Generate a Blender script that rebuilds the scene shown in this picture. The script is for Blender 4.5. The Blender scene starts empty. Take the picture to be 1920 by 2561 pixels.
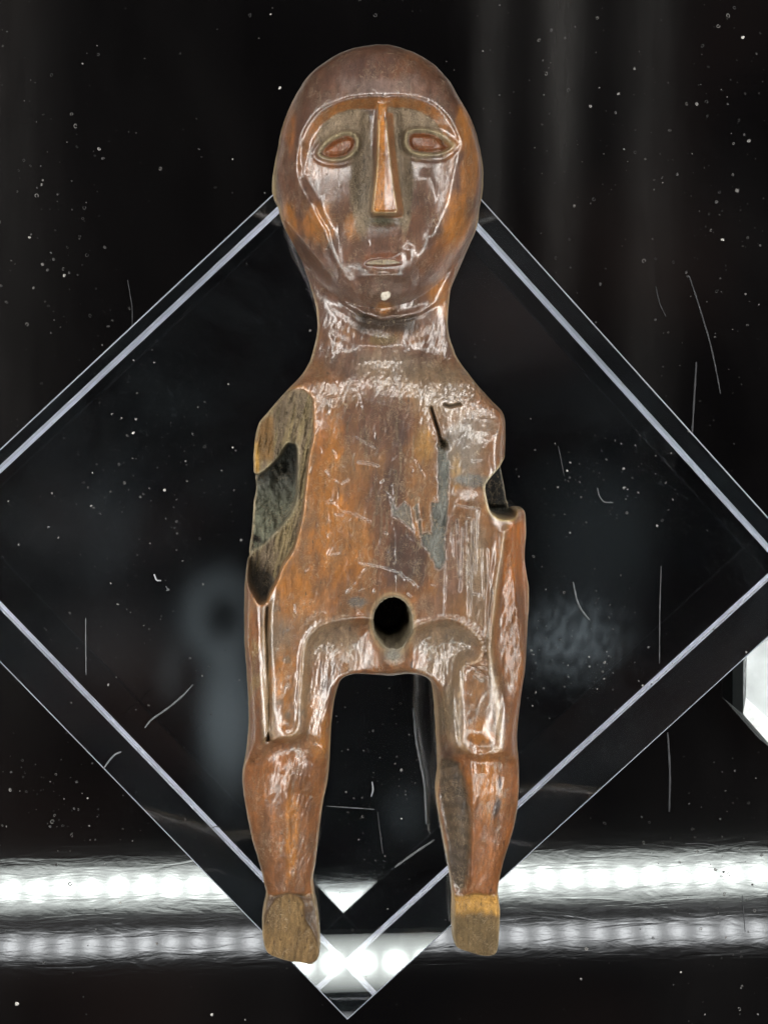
import bpy, bmesh, math, random
import numpy as np
from mathutils import Matrix, Vector

# ------------------------------------------------------------------ camera, world, exposure
# 1 unit = one side of the clear block (about 10 cm)
sc = bpy.context.scene
COL = sc.collection
F = 4000.0                      # focal length in source pixels (photo 1920 x 2561)
BT = 0.375                      # height of the block's top face
rx, ry = -0.0885, -0.0382
Mx = np.array([[1,0,0],[0,math.cos(rx),-math.sin(rx)],[0,math.sin(rx),math.cos(rx)]])
My = np.array([[math.cos(ry),0,math.sin(ry)],[0,1,0],[-math.sin(ry),0,math.cos(ry)]])
CR = My @ Mx
CP = np.array([-0.0632, 0.2964, 2.3981 + BT])
cam_d = bpy.data.cameras.new('camera'); cam = bpy.data.objects.new('camera', cam_d); COL.objects.link(cam)
m4 = np.eye(4); m4[:3,:3] = CR; m4[:3,3] = CP
cam.matrix_world = Matrix(m4.tolist())
cam_d.sensor_fit = 'VERTICAL'; cam_d.sensor_height = 36.0; cam_d.lens = 36.0*F/2561
cam_d.clip_start = 0.01; cam_d.clip_end = 200
sc.camera = cam

w = bpy.data.worlds.new('World'); sc.world = w; w.use_nodes = True
# the dim gallery round the case: near black with a few soft brown and teal patches
_t = w.node_tree; _bg = _t.nodes['Background']; _bg.inputs['Strength'].default_value = 1.0
_tc = _t.nodes.new('ShaderNodeTexCoord'); _nz = _t.nodes.new('ShaderNodeTexNoise'); _nz.inputs['Scale'].default_value = 4.2; _nz.inputs['Detail'].default_value = 2.0
_mp = _t.nodes.new('ShaderNodeMapping'); _mp.inputs['Location'].default_value = (2.3,1.1,.4)
_t.links.new(_tc.outputs['Generated'], _mp.inputs['Vector']); _t.links.new(_mp.outputs[0], _nz.inputs['Vector'])
_rp = _t.nodes.new('ShaderNodeValToRGB'); _e = _rp.color_ramp.elements
_e[0].position = .42; _e[0].color = (.010,.009,.009,1); _e[1].position = .72; _e[1].color = (.16,.105,.09,1)
_m = _e.new(.55); _m.color = (.030,.026,.027,1)
_t.links.new(_nz.outputs['Fac'], _rp.inputs['Fac']); _t.links.new(_rp.outputs[0], _bg.inputs['Color'])
sc.view_settings.view_transform = 'Standard'; sc.view_settings.look = 'None'
sc.view_settings.exposure = 0.0
sc.cycles.max_bounces = 14; sc.cycles.transmission_bounces = 12; sc.cycles.glossy_bounces = 6
sc.cycles.caustics_reflective = True; sc.cycles.caustics_refractive = True
sc.cycles.sample_clamp_indirect = 16.0
sc.cycles.use_denoising = True

def ray(px, py, z):
    """point at height z seen at photo pixel (px, py); vectorised"""
    px = np.asarray(px, float); py = np.asarray(py, float)
    d = np.stack([(px-960)/F, (1280.5-py)/F, -np.ones_like(px)], -1) @ CR.T
    t = (z - CP[2]) / d[..., 2]
    return CP + d*t[..., None]

# ------------------------------------------------------------------ helpers
def tag(o, label=None, cat=None, group=None, kind=None):
    if label: o['label'] = label
    if cat: o['category'] = cat
    if group: o['group'] = group
    if kind: o['kind'] = kind
    return o
def link(name, me, m=None, parent=None):
    o = bpy.data.objects.new(name, me); COL.objects.link(o)
    if m is not None and not me.materials: me.materials.append(m)
    if parent is not None: o.parent = parent
    return o
def mesh(name, v, f, smooth=False):
    me = bpy.data.meshes.new(name); me.from_pydata([tuple(map(float,p)) for p in v], [], [tuple(map(int,q)) for q in f]); me.update()
    if smooth: me.polygons.foreach_set('use_smooth', [True]*len(me.polygons))
    return me
class NT:
    def __init__(s, name):
        s.m = bpy.data.materials.new(name); s.m.use_nodes = True; s.t = s.m.node_tree; s.t.nodes.clear()
        s.out = s.n('ShaderNodeOutputMaterial')
    def n(s, typ, **k):
        nd = s.t.nodes.new(typ)
        for a, v in k.items():
            if a[0] == '_':
                key = a[1:]; key = int(key) if key.isdigit() else key.replace('_', ' ')
                if isinstance(v, bpy.types.NodeSocket): s.t.links.new(v, nd.inputs[key])
                else: nd.inputs[key].default_value = v
            else: setattr(nd, a, v)
        return nd
    def lk(s, a, b): s.t.links.new(a, b)
    def noise(s, vec, scale, detail=2, rough=.5, dist=0):
        return s.n('ShaderNodeTexNoise', _Vector=vec, _Scale=scale, _Detail=detail, _Roughness=rough, _Distortion=dist).outputs['Fac']
    def mp(s, vec, sx, sy, sz, rot=(0,0,0), loc=(0,0,0)):
        return s.n('ShaderNodeMapping', _Vector=vec, _Scale=(sx,sy,sz), _Rotation=rot, _Location=loc).outputs[0]
    def ramp(s, fac, a, b, c0=(0,0,0,1), c1=(1,1,1,1)):
        r = s.n('ShaderNodeValToRGB', _Fac=fac); e = r.color_ramp.elements
        e[0].position = a; e[1].position = b; e[0].color = c0; e[1].color = c1
        return r.outputs[0]
    def math(s, op, a, b=0.0, c=0.0, clamp=False):
        return s.n('ShaderNodeMath', operation=op, use_clamp=clamp, _0=a, _1=b, _2=c).outputs[0]

# ------------------------------------------------------------------ materials
def mat_wood():
    s = NT('carved_wood'); co = s.n('ShaderNodeTexCoord').outputs['Object']
    at = s.n('ShaderNodeAttribute', attribute_name='Col')
    g1 = s.noise(s.mp(co, 150, 16, 60), 1, 4, .65, .4)        # long grain
    g2 = s.noise(s.mp(co, 60, 5, 40, loc=(3,1,2)), 1, 3, .6)
    sp = s.noise(s.mp(co, 170, 120, 170, loc=(1,5,2)), 1, 4, .7, 1.6)   # squiggly wear
    bl = s.noise(co, 22, 4, .6)
    v = s.math('MULTIPLY_ADD', g1, 1.3, 0.35)
    v = s.math('MULTIPLY', v, s.math('MULTIPLY_ADD', g2, .9, .55))
    v = s.math('MULTIPLY', v, s.math('MULTIPLY_ADD', sp, 1.0, .5))
    v = s.math('MULTIPLY', v, s.math('MULTIPLY_ADD', bl, .54, .26))
    col = s.n('ShaderNodeVectorMath', operation='SCALE', _0=at.outputs['Color'], _Scale=v).outputs[0]
    # dark open pores along the grain, pale scuffs
    pore = s.ramp(s.noise(s.mp(co, 380, 60, 160, loc=(7,7,7)), 1, 5, .75, .8), .33, .41)
    mx = s.n('ShaderNodeMixRGB', blend_type='MIX', _Fac=pore); mx.inputs[1].default_value = (.022,.014,.010,1); s.lk(col, mx.inputs[2])
    scuff = s.ramp(s.noise(s.mp(co, 190, 75, 150, loc=(2,9,4)), 1, 4, .72, 2.2), .62, .72)
    mx2 = s.n('ShaderNodeMixRGB', _Fac=s.math('MULTIPLY', scuff, .22)); s.lk(mx.outputs[0], mx2.inputs[1]); mx2.inputs[2].default_value = (.34,.26,.17,1)
    # thin pale crackle: raised fibres and hairline scratches
    def lines(vec, wd, det=3, dist=1.5):
        n = s.math('ABSOLUTE', s.math('SUBTRACT', s.noise(vec, 1, det, .6, dist), .5)); return s.ramp(n, wd*.3, wd, (1,1,1,1), (0,0,0,1))
    l1 = lines(s.mp(co, 95, 38, 80, loc=(4,4,1)), .028); l2 = lines(s.mp(co, 60, 90, 70, loc=(8,1,1)), .020)
    gt = s.ramp(s.noise(s.mp(co, 34, 18, 30, loc=(1,8,5)), 1, 4, .7), .47, .56)
    gt2 = s.ramp(s.noise(s.mp(co, 26, 26, 30, loc=(9,2,5)), 1, 4, .7), .50, .58)
    ln = s.math('MAXIMUM', s.math('MULTIPLY', l1, gt), s.math('MULTIPLY', l2, gt2))
    mx3 = s.n('ShaderNodeMixRGB', _Fac=s.math('MULTIPLY', ln, .30)); s.lk(mx2.outputs[0], mx3.inputs[1]); mx3.inputs[2].default_value = (.46,.36,.24,1); mx2 = mx3
    hgt = s.math('ADD', s.math('MULTIPLY', g1, .8), s.math('MULTIPLY', sp, 1.1))
    hgt = s.math('ADD', hgt, s.math('ADD', s.math('MULTIPLY', pore, .5), s.math('MULTIPLY', ln, .55)))
    b1 = s.n('ShaderNodeBump', _Strength=.8, _Distance=.005, _Height=hgt)
    fine = s.noise(s.mp(co, 420, 260, 420), 1, 3, .6, 1.0)
    b2 = s.n('ShaderNodeBump', _Strength=.6, _Distance=.002, _Height=fine, _Normal=b1.outputs[0])
    rg = s.math('ADD', at.outputs['Alpha'], s.math('MULTIPLY_ADD', bl, .24, -.12), clamp=True)
    p = s.n('ShaderNodeBsdfPrincipled', _Base_Color=mx2.outputs[0], _Roughness=rg, _Normal=b2.outputs[0], _IOR=1.5)
    p.inputs['Specular IOR Level'].default_value = .12
    cw = s.math('MULTIPLY', s.math('SUBTRACT', .62, at.outputs['Alpha'], clamp=True), 2.4, clamp=True)
    s.lk(cw, p.inputs['Coat Weight']); p.inputs['Coat Roughness'].default_value = .28; p.inputs['Coat IOR'].default_value = 1.95
    soft = s.noise(s.mp(co, 70, 34, 60, loc=(6,2,8)), 1, 1, .5, .6)
    hc = s.math('ADD', s.math('MULTIPLY', soft, .9), s.math('MULTIPLY', ln, .06))
    bc = s.n('ShaderNodeBump', _Strength=.17, _Distance=.003, _Height=hc); s.lk(bc.outputs[0], p.inputs['Coat Normal'])
    s.lk(p.outputs[0], s.out.inputs[0]); return s.m

def mat_floor():
    s = NT('black_gloss'); co = s.n('ShaderNodeTexCoord').outputs['Object']
    st = s.noise(s.mp(co, 9, 48, 1), 1, 3, .55, .6)
    orange = s.noise(co, 40, 3, .6)
    h = s.math('ADD', s.math('MULTIPLY', st, 1.0), s.math('MULTIPLY', orange, .4))
    b = s.n('ShaderNodeBump', _Strength=.05, _Distance=.0012, _Height=h)
    film = s.ramp(s.noise(s.mp(co, 2.2, .8, 1, loc=(4,2,0)), 1, 5, .6, .3), .45, .8, (.0012,.0011,.0012,1), (.0045,.0042,.0042,1))
    dots = s.ramp(s.n('ShaderNodeTexVoronoi', _Vector=co, _Scale=55).outputs['Distance'], .03, .08, (1,1,1,1), (0,0,0,1))
    gate = s.ramp(s.noise(co, 9, 3, .6), .52, .62)
    mxx = s.n('ShaderNodeMixRGB', _Fac=s.math('MULTIPLY', s.math('MULTIPLY', dots, gate), .16)); s.lk(film, mxx.inputs[1]); mxx.inputs[2].default_value = (.3,.29,.28,1)
    sx = s.n('ShaderNodeSeparateXYZ', _0=co)
    sm = None  # soft upright streaks: room reflections painted into the floor colour
    for cx, wd, y0, y1, k in ((.345,.035,.45,1.3,.8),(.225,.030,.35,1.3,.5),(.50,.05,.1,1.2,.35),(-.62,.09,-.35,.1,.3)):
        u = s.math('DIVIDE', s.math('SUBTRACT', sx.outputs[0], cx), wd); g = s.math('POWER', 2.718, s.math('MULTIPLY', s.math('MULTIPLY', u, u), -1.0))
        a = s.n('ShaderNodeMapRange', interpolation_type='SMOOTHSTEP', _0=sx.outputs[1], _1=y0-.2, _2=y0+.25).outputs[0]
        t = s.math('MULTIPLY', s.math('MULTIPLY', g, a), k); sm = t if sm is None else s.math('ADD', sm, t)
    sm = s.math('MULTIPLY', sm, s.math('MULTIPLY_ADD', s.noise(s.mp(co, 30, 4, 1), 1, 4, .7), 1.4, .1), clamp=True)
    my = s.n('ShaderNodeMixRGB', _Fac=s.math('MULTIPLY', sm, .12)); s.lk(mxx.outputs[0], my.inputs[1]); my.inputs[2].default_value = (.16,.155,.15,1); mxx = my
    p = s.n('ShaderNodeBsdfPrincipled', _Base_Color=mxx.outputs[0], _Roughness=.045, _IOR=1.5, _Normal=b.outputs[0])
    s.lk(p.outputs[0], s.out.inputs[0]); return s.m

def mat_glass():
    s = NT('clear_acrylic'); co = s.n('ShaderNodeTexCoord').outputs['Object']
    b = s.n('ShaderNodeBump', _Strength=.05, _Distance=.001, _Height=s.noise(co, 8, 2))
    g = s.n('ShaderNodeBsdfPrincipled', _Base_Color=(.96,.97,.985,1), _Roughness=.0, _IOR=1.49, _Normal=b.outputs[0])
    g.inputs['Transmission Weight'].default_value = 1.0
    # greasy film, dust and painted reflections on the upper face: a weak diffuse veil with a shape of its own
    nz = s.noise(s.mp(co, 3, 3, 3, loc=(1,2,3)), 1, 5, .65, .5)
    veil = s.math('MULTIPLY', s.ramp(nz, .42, .75), .012)
    gr = s.ramp(s.noise(s.mp(co, 120, 70, 90), 1, 4, .7, 1.2), .60, .75)
    veil = s.math('ADD', veil, s.math('MULTIPLY', s.math('MULTIPLY', gr, s.ramp(s.noise(co, 4, 3, .6), .5, .7)), .05))
    nrm = s.n('ShaderNodeNewGeometry').outputs['Normal']
    up = s.math('GREATER_THAN', s.n('ShaderNodeSeparateXYZ', _0=nrm).outputs[2], .9)
    at = s.n('ShaderNodeAttribute', attribute_name='Veil')
    sidef = s.math('LESS_THAN', s.math('ABSOLUTE', s.n('ShaderNodeSeparateXYZ', _0=nrm).outputs[2]), .5)
    veil = s.math('ADD', s.math('MULTIPLY', s.math('ADD', veil, at.outputs['Alpha']), up), s.math('MULTIPLY', sidef, s.math('MULTIPLY', s.noise(co, 5, 3), .06)), clamp=True)
    d = s.n('ShaderNodeBsdfDiffuse', _Color=(.30,.37,.42,1))
    mxs = s.n('ShaderNodeMixShader', _Fac=veil); s.lk(g.outputs[0], mxs.inputs[1]); s.lk(d.outputs[0], mxs.inputs[2])
    s.lk(mxs.outputs[0], s.out.inputs[0]); return s.m

def mat_simple(name, col, rough=.5, trans=0.0, metal=0, bump=0, bscale=80, coat=0):
    s = NT(name); co = s.n('ShaderNodeTexCoord').outputs['Object']
    nz = s.noise(co, bscale, 4, .6)
    c = s.n('ShaderNodeMixRGB', _Fac=s.ramp(nz, .3, .7)); c.inputs[1].default_value = tuple(x*.75 for x in col[:3])+(1,); c.inputs[2].default_value = tuple(min(1,x*1.15) for x in col[:3])+(1,)
    p = s.n('ShaderNodeBsdfPrincipled', _Base_Color=c.outputs[0], _Roughness=rough, _Metallic=metal)
    p.inputs['Transmission Weight'].default_value = trans; p.inputs['Coat Weight'].default_value = coat
    if bump: s.lk(s.n('ShaderNodeBump', _Strength=.5, _Distance=bump, _Height=nz).outputs[0], p.inputs['Normal'])
    s.lk(p.outputs[0], s.out.inputs[0]); return s.m
def mat_emit(name, col, st):
    s = NT(name); e = s.n('ShaderNodeEmission', _Color=col, _Strength=st); s.lk(e.outputs[0], s.out.inputs[0]); return s.m

WOOD = mat_wood(); FLOOR = mat_floor(); GLASS = mat_glass()
EDGE = mat_simple('sawn_acrylic_edge', (.66,.70,.82), .5, bscale=5); EDGT = mat_simple('polished_acrylic_edge', (.22,.235,.27), .4, bscale=4)
DUST = mat_simple('dust', (.34,.33,.31), .8)
FIBRE = mat_simple('lint', (.30,.31,.33), .8)

# ------------------------------------------------------------------ lights: the case's LED strips
def mat_strip(name, col, base, peak, sp, r, hw):
    # a diffuser over a row of lamps: the glow of each lamp shows as a soft round spot
    s = NT(name); co = s.n('ShaderNodeTexCoord').outputs['Object']; x = s.n('ShaderNodeSeparateXYZ', _0=co)
    u = s.math('MULTIPLY', s.math('SUBTRACT', s.math('FRACT', s.math('ADD', s.math('DIVIDE', x.outputs[0], sp), 100.0)), .5), sp)
    y = x.outputs[1]
    d2 = s.math('ADD', s.math('MULTIPLY', u, u), s.math('MULTIPLY', y, y))
    g = s.math('POWER', 2.718, s.math('MULTIPLY', d2, -1.0/(r*r)))
    e_ = s.math('SUBTRACT', 1.0, s.math('POWER', s.math('ABSOLUTE', s.math('DIVIDE', y, hw)), 2.4), clamp=True)
    st = s.math('ADD', s.math('MULTIPLY', g, peak), s.math('MULTIPLY_ADD', e_, base*.85, base*.15))
    e = s.n('ShaderNodeEmission', _Color=col, _Strength=st); s.lk(e.outputs[0], s.out.inputs[0]); return s.m
LAMP_W = mat_strip('led_diffuser', (.93,1.0,.96,1), 17.0, 62.0, .092, .028, .085)
LAMP_D = mat_strip('led_diffuser_dim', (.95,.98,1.0,1), 6.5, 17.0, .092, .026, .05)
ALU = mat_simple('grey_aluminium', (.35,.35,.36), .4, metal=1)
def box_me(name, x0,x1,y0,y1,z0,z1):
    v = [(x,y,z) for z in (z0,z1) for y in (y0,y1) for x in (x0,x1)]
    return mesh(name, v, [(0,2,3,1),(4,5,7,6),(0,1,5,4),(2,6,7,3),(0,4,6,2),(1,3,7,5)])
def strip(name, loc, target, length, width, dm, sm, label):
    e = bpy.data.objects.new(name, None); COL.objects.link(e)
    loc = Vector(loc); d = (loc - Vector(target)).normalized()          # local +z points away from target
    xa = Vector((1,0,0)) if abs(loc.x) < .5 else Vector((0,1,0))
    ya = d.cross(xa).normalized(); xa = ya.cross(d).normalized()
    e.matrix_world = Matrix(((xa.x,ya.x,d.x,loc.x),(xa.y,ya.y,d.y,loc.y),(xa.z,ya.z,d.z,loc.z),(0,0,0,1)))
    tag(e, label, 'lamp', 'light strips of the display case')
    link('housing', box_me('housing', -length/2-.03,length/2+.03,-width/2-.015,width/2+.015,.006,.05), ALU, e)
    link('diffuser', box_me('diffuser', -length/2,length/2,-width/2,width/2,0,.004), dm, e)
    return e
strip('light_strip', (0.1,-1.46,2.6), (0,0,.2), 4.4, .17, LAMP_W, None, 'bright white light strip whose row of lamps is mirrored at the feet')
strip('light_strip', (0.1,-1.66,2.6), (0,0,.2), 4.4, .10, LAMP_D, None, 'dimmer light strip outside the bright one, mirrored as the lower pale row')
SIDE = mat_emit('led_side', (1.0,.97,.92,1), 46.0)
strip('light_strip', (-2.0,0.1,2.0), (0,0,.4), 3.6, .22, SIDE, None, 'light strip along the left wall of the case')
strip('light_strip', (2.1,0.1,2.0), (0,0,.4), 3.6, .22, SIDE, None, 'light strip along the right wall of the case')
strip('light_strip', (0,1.95,2.9), (0,0,.4), 3.6, .16, SIDE, None, 'light strip along the far wall of the case')

# ------------------------------------------------------------------ floor
fl = link('display_surface', mesh('display_surface', [(-6,-6,0),(6,-6,0),(6,6,0),(-6,6,0)], [(0,1,2,3)]), FLOOR)
tag(fl, kind='structure')

WALL = mat_simple('case_wall', (.10,.115,.16), .6)
cw_ = []
for nm, v in (('case_wall', [(-3,-3,.0),(3,-3,.0),(3,-3,3.2),(-3,-3,3.2)]), ('case_wall', [(3,-3,.0),(3,3,.0),(3,3,3.2),(3,-3,3.2)]),
              ('case_wall', [(3,3,.0),(-3,3,.0),(-3,3,3.2),(3,3,3.2)]), ('case_wall', [(-3,3,.0),(-3,-3,.0),(-3,-3,3.2),(-3,3,3.2)])):
    c_ = np.mean(v,0)*[1,1,0]; n_ = c_/np.linalg.norm(c_)*.06
    vo = [tuple(np.array(p)+n_) for p in v]
    o = link(nm, mesh(nm, list(v)+vo, [(3,2,1,0),(4,5,6,7),(0,1,5,4),(1,2,6,5),(2,3,7,6),(3,0,4,7)]), WALL); tag(o, kind='structure')

# ------------------------------------------------------------------ clear block
YAW = -0.0399
def make_block():
    e = bpy.data.objects.new('acrylic_block', None); COL.objects.link(e)
    e.rotation_euler.z = math.pi/4 + YAW
    tag(e, 'thick clear acrylic block turned corner down, carrying the wooden figure', 'block')
    z0 = .004; c0 = .0050; c1 = .0020; h = .5
    # rings: bottom face, bottom chamfer outer, top chamfer outer, top face
    rings = [(h-c0, z0), (h, z0+c0), (h, BT-c1), (h-c1, BT)]
    v = []
    for r, z in rings: v += [(-r,-r,z),(r,-r,z),(r,r,z),(-r,r,z)]
    f = [(3,2,1,0)]; mi = [0]
    for k in range(3):
        for i in range(4):
            a = k*4+i; b = k*4+(i+1)%4; f.append((a,b,b+4,a+4)); mi.append((1,0,2)[k])
    # top face as a grid, so that the film and painted reflections on it can be stored per vertex
    N = 120; base = len(v); r = h-c1; g = np.linspace(-r, r, N+1)
    for y in g:
        for x in g: v.append((x,y,BT))
    for j in range(N):
        for i in range(N):
            a = base+j*(N+1)+i; f.append((a,a+1,a+N+2,a+N+1)); mi.append(0)
    me = mesh('body', v, f)
    me.materials.append(GLASS); me.materials.append(EDGE); me.materials.append(EDGT)
    me.polygons.foreach_set('material_index', mi)
    bm = bmesh.new(); bm.from_mesh(me); bmesh.ops.remove_doubles(bm, verts=bm.verts, dist=1e-5); bm.to_mesh(me); bm.free()
    co = np.zeros(len(me.vertices)*3); me.vertices.foreach_get('co', co); co = co.reshape(-1,3)
    a = math.pi/4+YAW; wx = co[:,0]*math.cos(a)-co[:,1]*math.sin(a); wy = co[:,0]*math.sin(a)+co[:,1]*math.cos(a)
    w3 = np.stack([wx,wy,co[:,2]],-1); q = (w3-CP)@CR
    px = 960-F*q[:,0]/q[:,2]; py = 1280.5+F*q[:,1]/q[:,2]
    def blob(cx,cy,ax,ay,s): return s*np.exp(-(((px-cx)/ax)**2+((py-cy)/ay)**2)**1.3)
    vv = .55*blob(575,1790,75,190,.050)+.085*np.exp(-(((px-575)/70)**2+((py-1800)/150)**2)**1.5)+.028*np.exp(-((np.hypot((px-555)/95,(py-1540)/115)-.7)/.38)**2)+blob(545,1560,95,120,.034)-blob(560,1560,50,60,.030)+blob(430,1690,40,70,.016)-blob(470,1690,28,50,.01)  # bluish shape at the left: a reflection painted into the veil
    vv += blob(1420,1600,120,90,.075)*(.35+1.3*np.random.default_rng(3).random(len(px)))+blob(1480,1350,150,200,.016)+blob(1010,2030,60,60,.05)*.4
    vv += blob(300,1600,230,120,.010)+blob(230,1350,200,120,.008)
    ca = me.color_attributes.new('Veil', 'FLOAT_COLOR', 'POINT')
    arr = np.ones((len(co),4), np.float32); arr[:,3] = np.clip(vv,0,1); ca.data.foreach_set('color', arr.ravel())
    b = link('body', me, None, e)
    return e
block = make_block()
#@@FIGURE
# ------------------------------------------------------------------ the carved figure
# Sculpted as an implicit solid on a grid measured in photo pixels; z in the same unit.
ZB = BT + 0.002                   # the back of the figure rests on the block
def P(*a): return np.array(a, float).reshape(-1,2)
OUT = P(897,129, 951,123, 985,127, 1021,139, 1052,153, 1081,173, 1103,195, 1123,218, 1139,247, 1154,273, 1170,302, 1182,331, 1193,369, 1200,405, 1204,439, 1203,484, 1196,521,
 1188,574, 1179,604, 1160,652, 1137,701, 1126,731, 1120,772, 1118,809, 1122,839, 1130,865, 1145,899, 1187,956, 1229,1003, 1257,1036,
 1261,1088, 1259,1145, 1262,1178, 1269,1220, 1274,1258, 1278,1266, 1300,1268, 1311.5,1284, 1316,1323, 1320,1380, 1324,1441, 1326,1512, 1321,1582,
 1313,1639, 1305,1695, 1300,1726, 1292,1800, 1290,1843, 1294,1890, 1296,1947, 1293,2008, 1286,2055, 1274,2102, 1257.5,2159, 1246,2222,
 1249,2262, 1248,2328, 1243,2372, 1232,2385, 1210,2387, 1182,2380, 1144.5,2368, 1133,2351, 1129.5,2300, 1131,2253, 1126,2206, 1116,2149, 1102,2074,
 1090,2003, 1088,1961, 1093,1914, 1090,1848, 1086,1782, 1081,1722, 1071,1696, 1050,1683, 1013,1679, 980,1683.5, 947,1682, 890,1679, 864,1686,
 848,1704, 836,1749, 829,1806, 825,1876, 820,1947, 810.5,1989, 803,2041, 796,2102, 789,2159, 783,2196, 787,2239, 794,2272, 799,2319,
 801,2366, 797,2396, 784,2412, 770,2413, 745,2408, 702,2396, 670,2384, 659,2361, 655,2309, 658,2271, 665,2239, 661,2215, 648,2159, 629,2093,
 618,2036, 609,1980, 606,1933, 614,1886, 621,1829, 622,1763, 618,1688, 612,1594, 611,1526, 613,1455, 618,1408, 625,1361, 631,1314,
 634,1258, 635.5,1220, 633.5,1154, 637,1102, 646,1062, 665,1036, 716,978, 754,938, 776,900, 788,858, 794,820, 792,783, 785,749,
 771,712, 752,675, 735,633, 720,596, 705,559, 696,521, 688,506, 682,484, 683,446, 690,405, 697,374, 700,352, 713,305, 734,258, 758,217, 779.5,191, 807,170, 834,152, 861,139)
def smooth_closed(p, n=4, m=2):
    # corner-true Catmull-Rom resampling
    q = []
    N = len(p)
    for i in range(N):
        a,b,c,d = p[i-1],p[i],p[(i+1)%N],p[(i+2)%N]
        for t in np.arange(n)/n:
            q.append(.5*((2*b)+(c-a)*t+(2*a-5*b+4*c-d)*t*t+(3*b-a-3*c+d)*t**3))
    return np.array(q)
def seg_dist(X, Y, pts, closed):
    D = np.full(X.shape, 1e9, np.float32); a = pts; b = np.roll(pts,-1,0)
    K = len(pts) if closed else len(pts)-1
    for i in range(K):
        ax,ay = a[i]; dx,dy = b[i]-a[i]; L = dx*dx+dy*dy+1e-9
        t = np.clip(((X-ax)*dx+(Y-ay)*dy)/L,0,1)
        D = np.minimum(D,(X-ax-t*dx)**2+(Y-ay-t*dy)**2)
    return np.sqrt(D)
def inside(X, Y, pts):
    c = np.zeros(X.shape, bool); n = len(pts)
    for i in range(n):
        x0,y0 = pts[i]; x1,y1 = pts[(i+1)%n]
        if y0 == y1: continue
        c ^= ((y0 > Y) != (y1 > Y)) & (X < (x1-x0)*(Y-y0)/(y1-y0)+x0)
    return c
ST = 2.0
X0,X1,Y0,Y1 = 590,1344,108,2428
gx = np.arange(X0,X1,ST); gy = np.arange(Y0,Y1,ST)
X,Y = np.meshgrid(gx,gy); X = X.astype(np.float32); Y = Y.astype(np.float32)
NYg,NXg = X.shape
def bbox_apply(pts, pad):
    x0,y0 = pts.min(0)-pad; x1,y1 = pts.max(0)+pad
    i0,i1 = max(0,int((x0-X0)/ST)), min(NXg,int((x1-X0)/ST)+1)
    j0,j1 = max(0,int((y0-Y0)/ST)), min(NYg,int((y1-Y0)/ST)+1)
    return slice(j0,j1), slice(i0,i1)
def sdp(pts, pad=60, sm=True):
    """signed distance (inside > 0) to a closed polygon, exact within pad"""
    pts = smooth_closed(pts, 3) if sm else pts
    R = np.full(X.shape, -float(pad), np.float32); s = bbox_apply(pts, pad)
    d = seg_dist(X[s],Y[s],pts,True); R[s] = np.where(inside(X[s],Y[s],pts), d, -np.minimum(d,pad)); return R
def ldist(pts, pad=60):
    R = np.full(X.shape, float(pad), np.float32); s = bbox_apply(pts, pad)
    R[s] = np.minimum(seg_dist(X[s],Y[s],pts,False),pad); return R
def sst(a,b,x):
    t = np.clip((x-a)/(b-a),0,1); return t*t*(3-2*t)
def G(cx,cy,sx,sy,rot=0):
    c,s = math.cos(rot),math.sin(rot); u = (X-cx)*c+(Y-cy)*s; v = -(X-cx)*s+(Y-cy)*c
    return np.exp(-(u/sx)**2-(v/sy)**2)
rng = np.random.default_rng(5)
def vnoise(sx, sy, seed, octs=3, x=None, y=None):
    x = X if x is None else x; y = Y if y is None else y
    out = np.zeros(x.shape, np.float32); amp = 1; tot = 0
    xo, yo = x, y
    x = xo+yo*.23+.30*sx*np.sin(yo/sy*1.3+seed)+7000; y = yo-xo*.31+.25*sy*np.sin(xo/sx*1.1+seed*2)+9000
    for o in range(octs):
        r = np.random.default_rng(seed+o*17); T = r.uniform(-1,1,(256,256)).astype(np.float32)
        u = x/sx*2**o; v = y/sy*2**o; iu = np.floor(u).astype(int); iv = np.floor(v).astype(int)
        fu = u-iu; fv = v-iv; fu = fu**3*(fu*(fu*6-15)+10); fv = fv**3*(fv*(fv*6-15)+10)
        a = T[iv%256,iu%256]; b = T[iv%256,(iu+1)%256]; c = T[(iv+1)%256,iu%256]; d = T[(iv+1)%256,(iu+1)%256]
        out += amp*((a*(1-fu)+b*fu)*(1-fv)+(c*(1-fu)+d*fu)*fv); tot += amp; amp *= .5
    return out/tot
def blur(A, r):
    k = np.exp(-.5*(np.arange(-int(3*r),int(3*r)+1)/r)**2); k /= k.sum(); h = len(k)//2
    B = np.pad(A,((h,h),(0,0)),'edge'); C = sum(k[i]*B[i:i+A.shape[0]] for i in range(len(k)))
    B = np.pad(C,((0,0),(h,h)),'edge'); return sum(k[i]*B[:,i:i+A.shape[1]] for i in range(len(k))).astype(np.float32)

outs = smooth_closed(OUT, 3)
SD = seg_dist(X,Y,outs,True); SD = np.where(inside(X,Y,outs),SD,-SD).astype(np.float32)
SD += .7*vnoise(14,22,3,2)

# ---- height of the front along the body
def prof(*a):
    a = P(*a); return np.interp(Y, a[:,0], a[:,1]).astype(np.float32)
front = prof(110,250, 150,280, 200,305, 245,318, 300,312, 400,306, 560,300, 650,292, 740,280, 790,262, 812,226, 850,192, 900,194,
             955,220, 1010,232, 1150,236, 1400,246, 1560,248, 1700,250, 1840,250, 1900,232, 1990,218, 2100,190, 2200,160, 2245,150, 2300,150, 2400,136)
front = blur(front, 3)
head = sst(835,770,Y)
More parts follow.
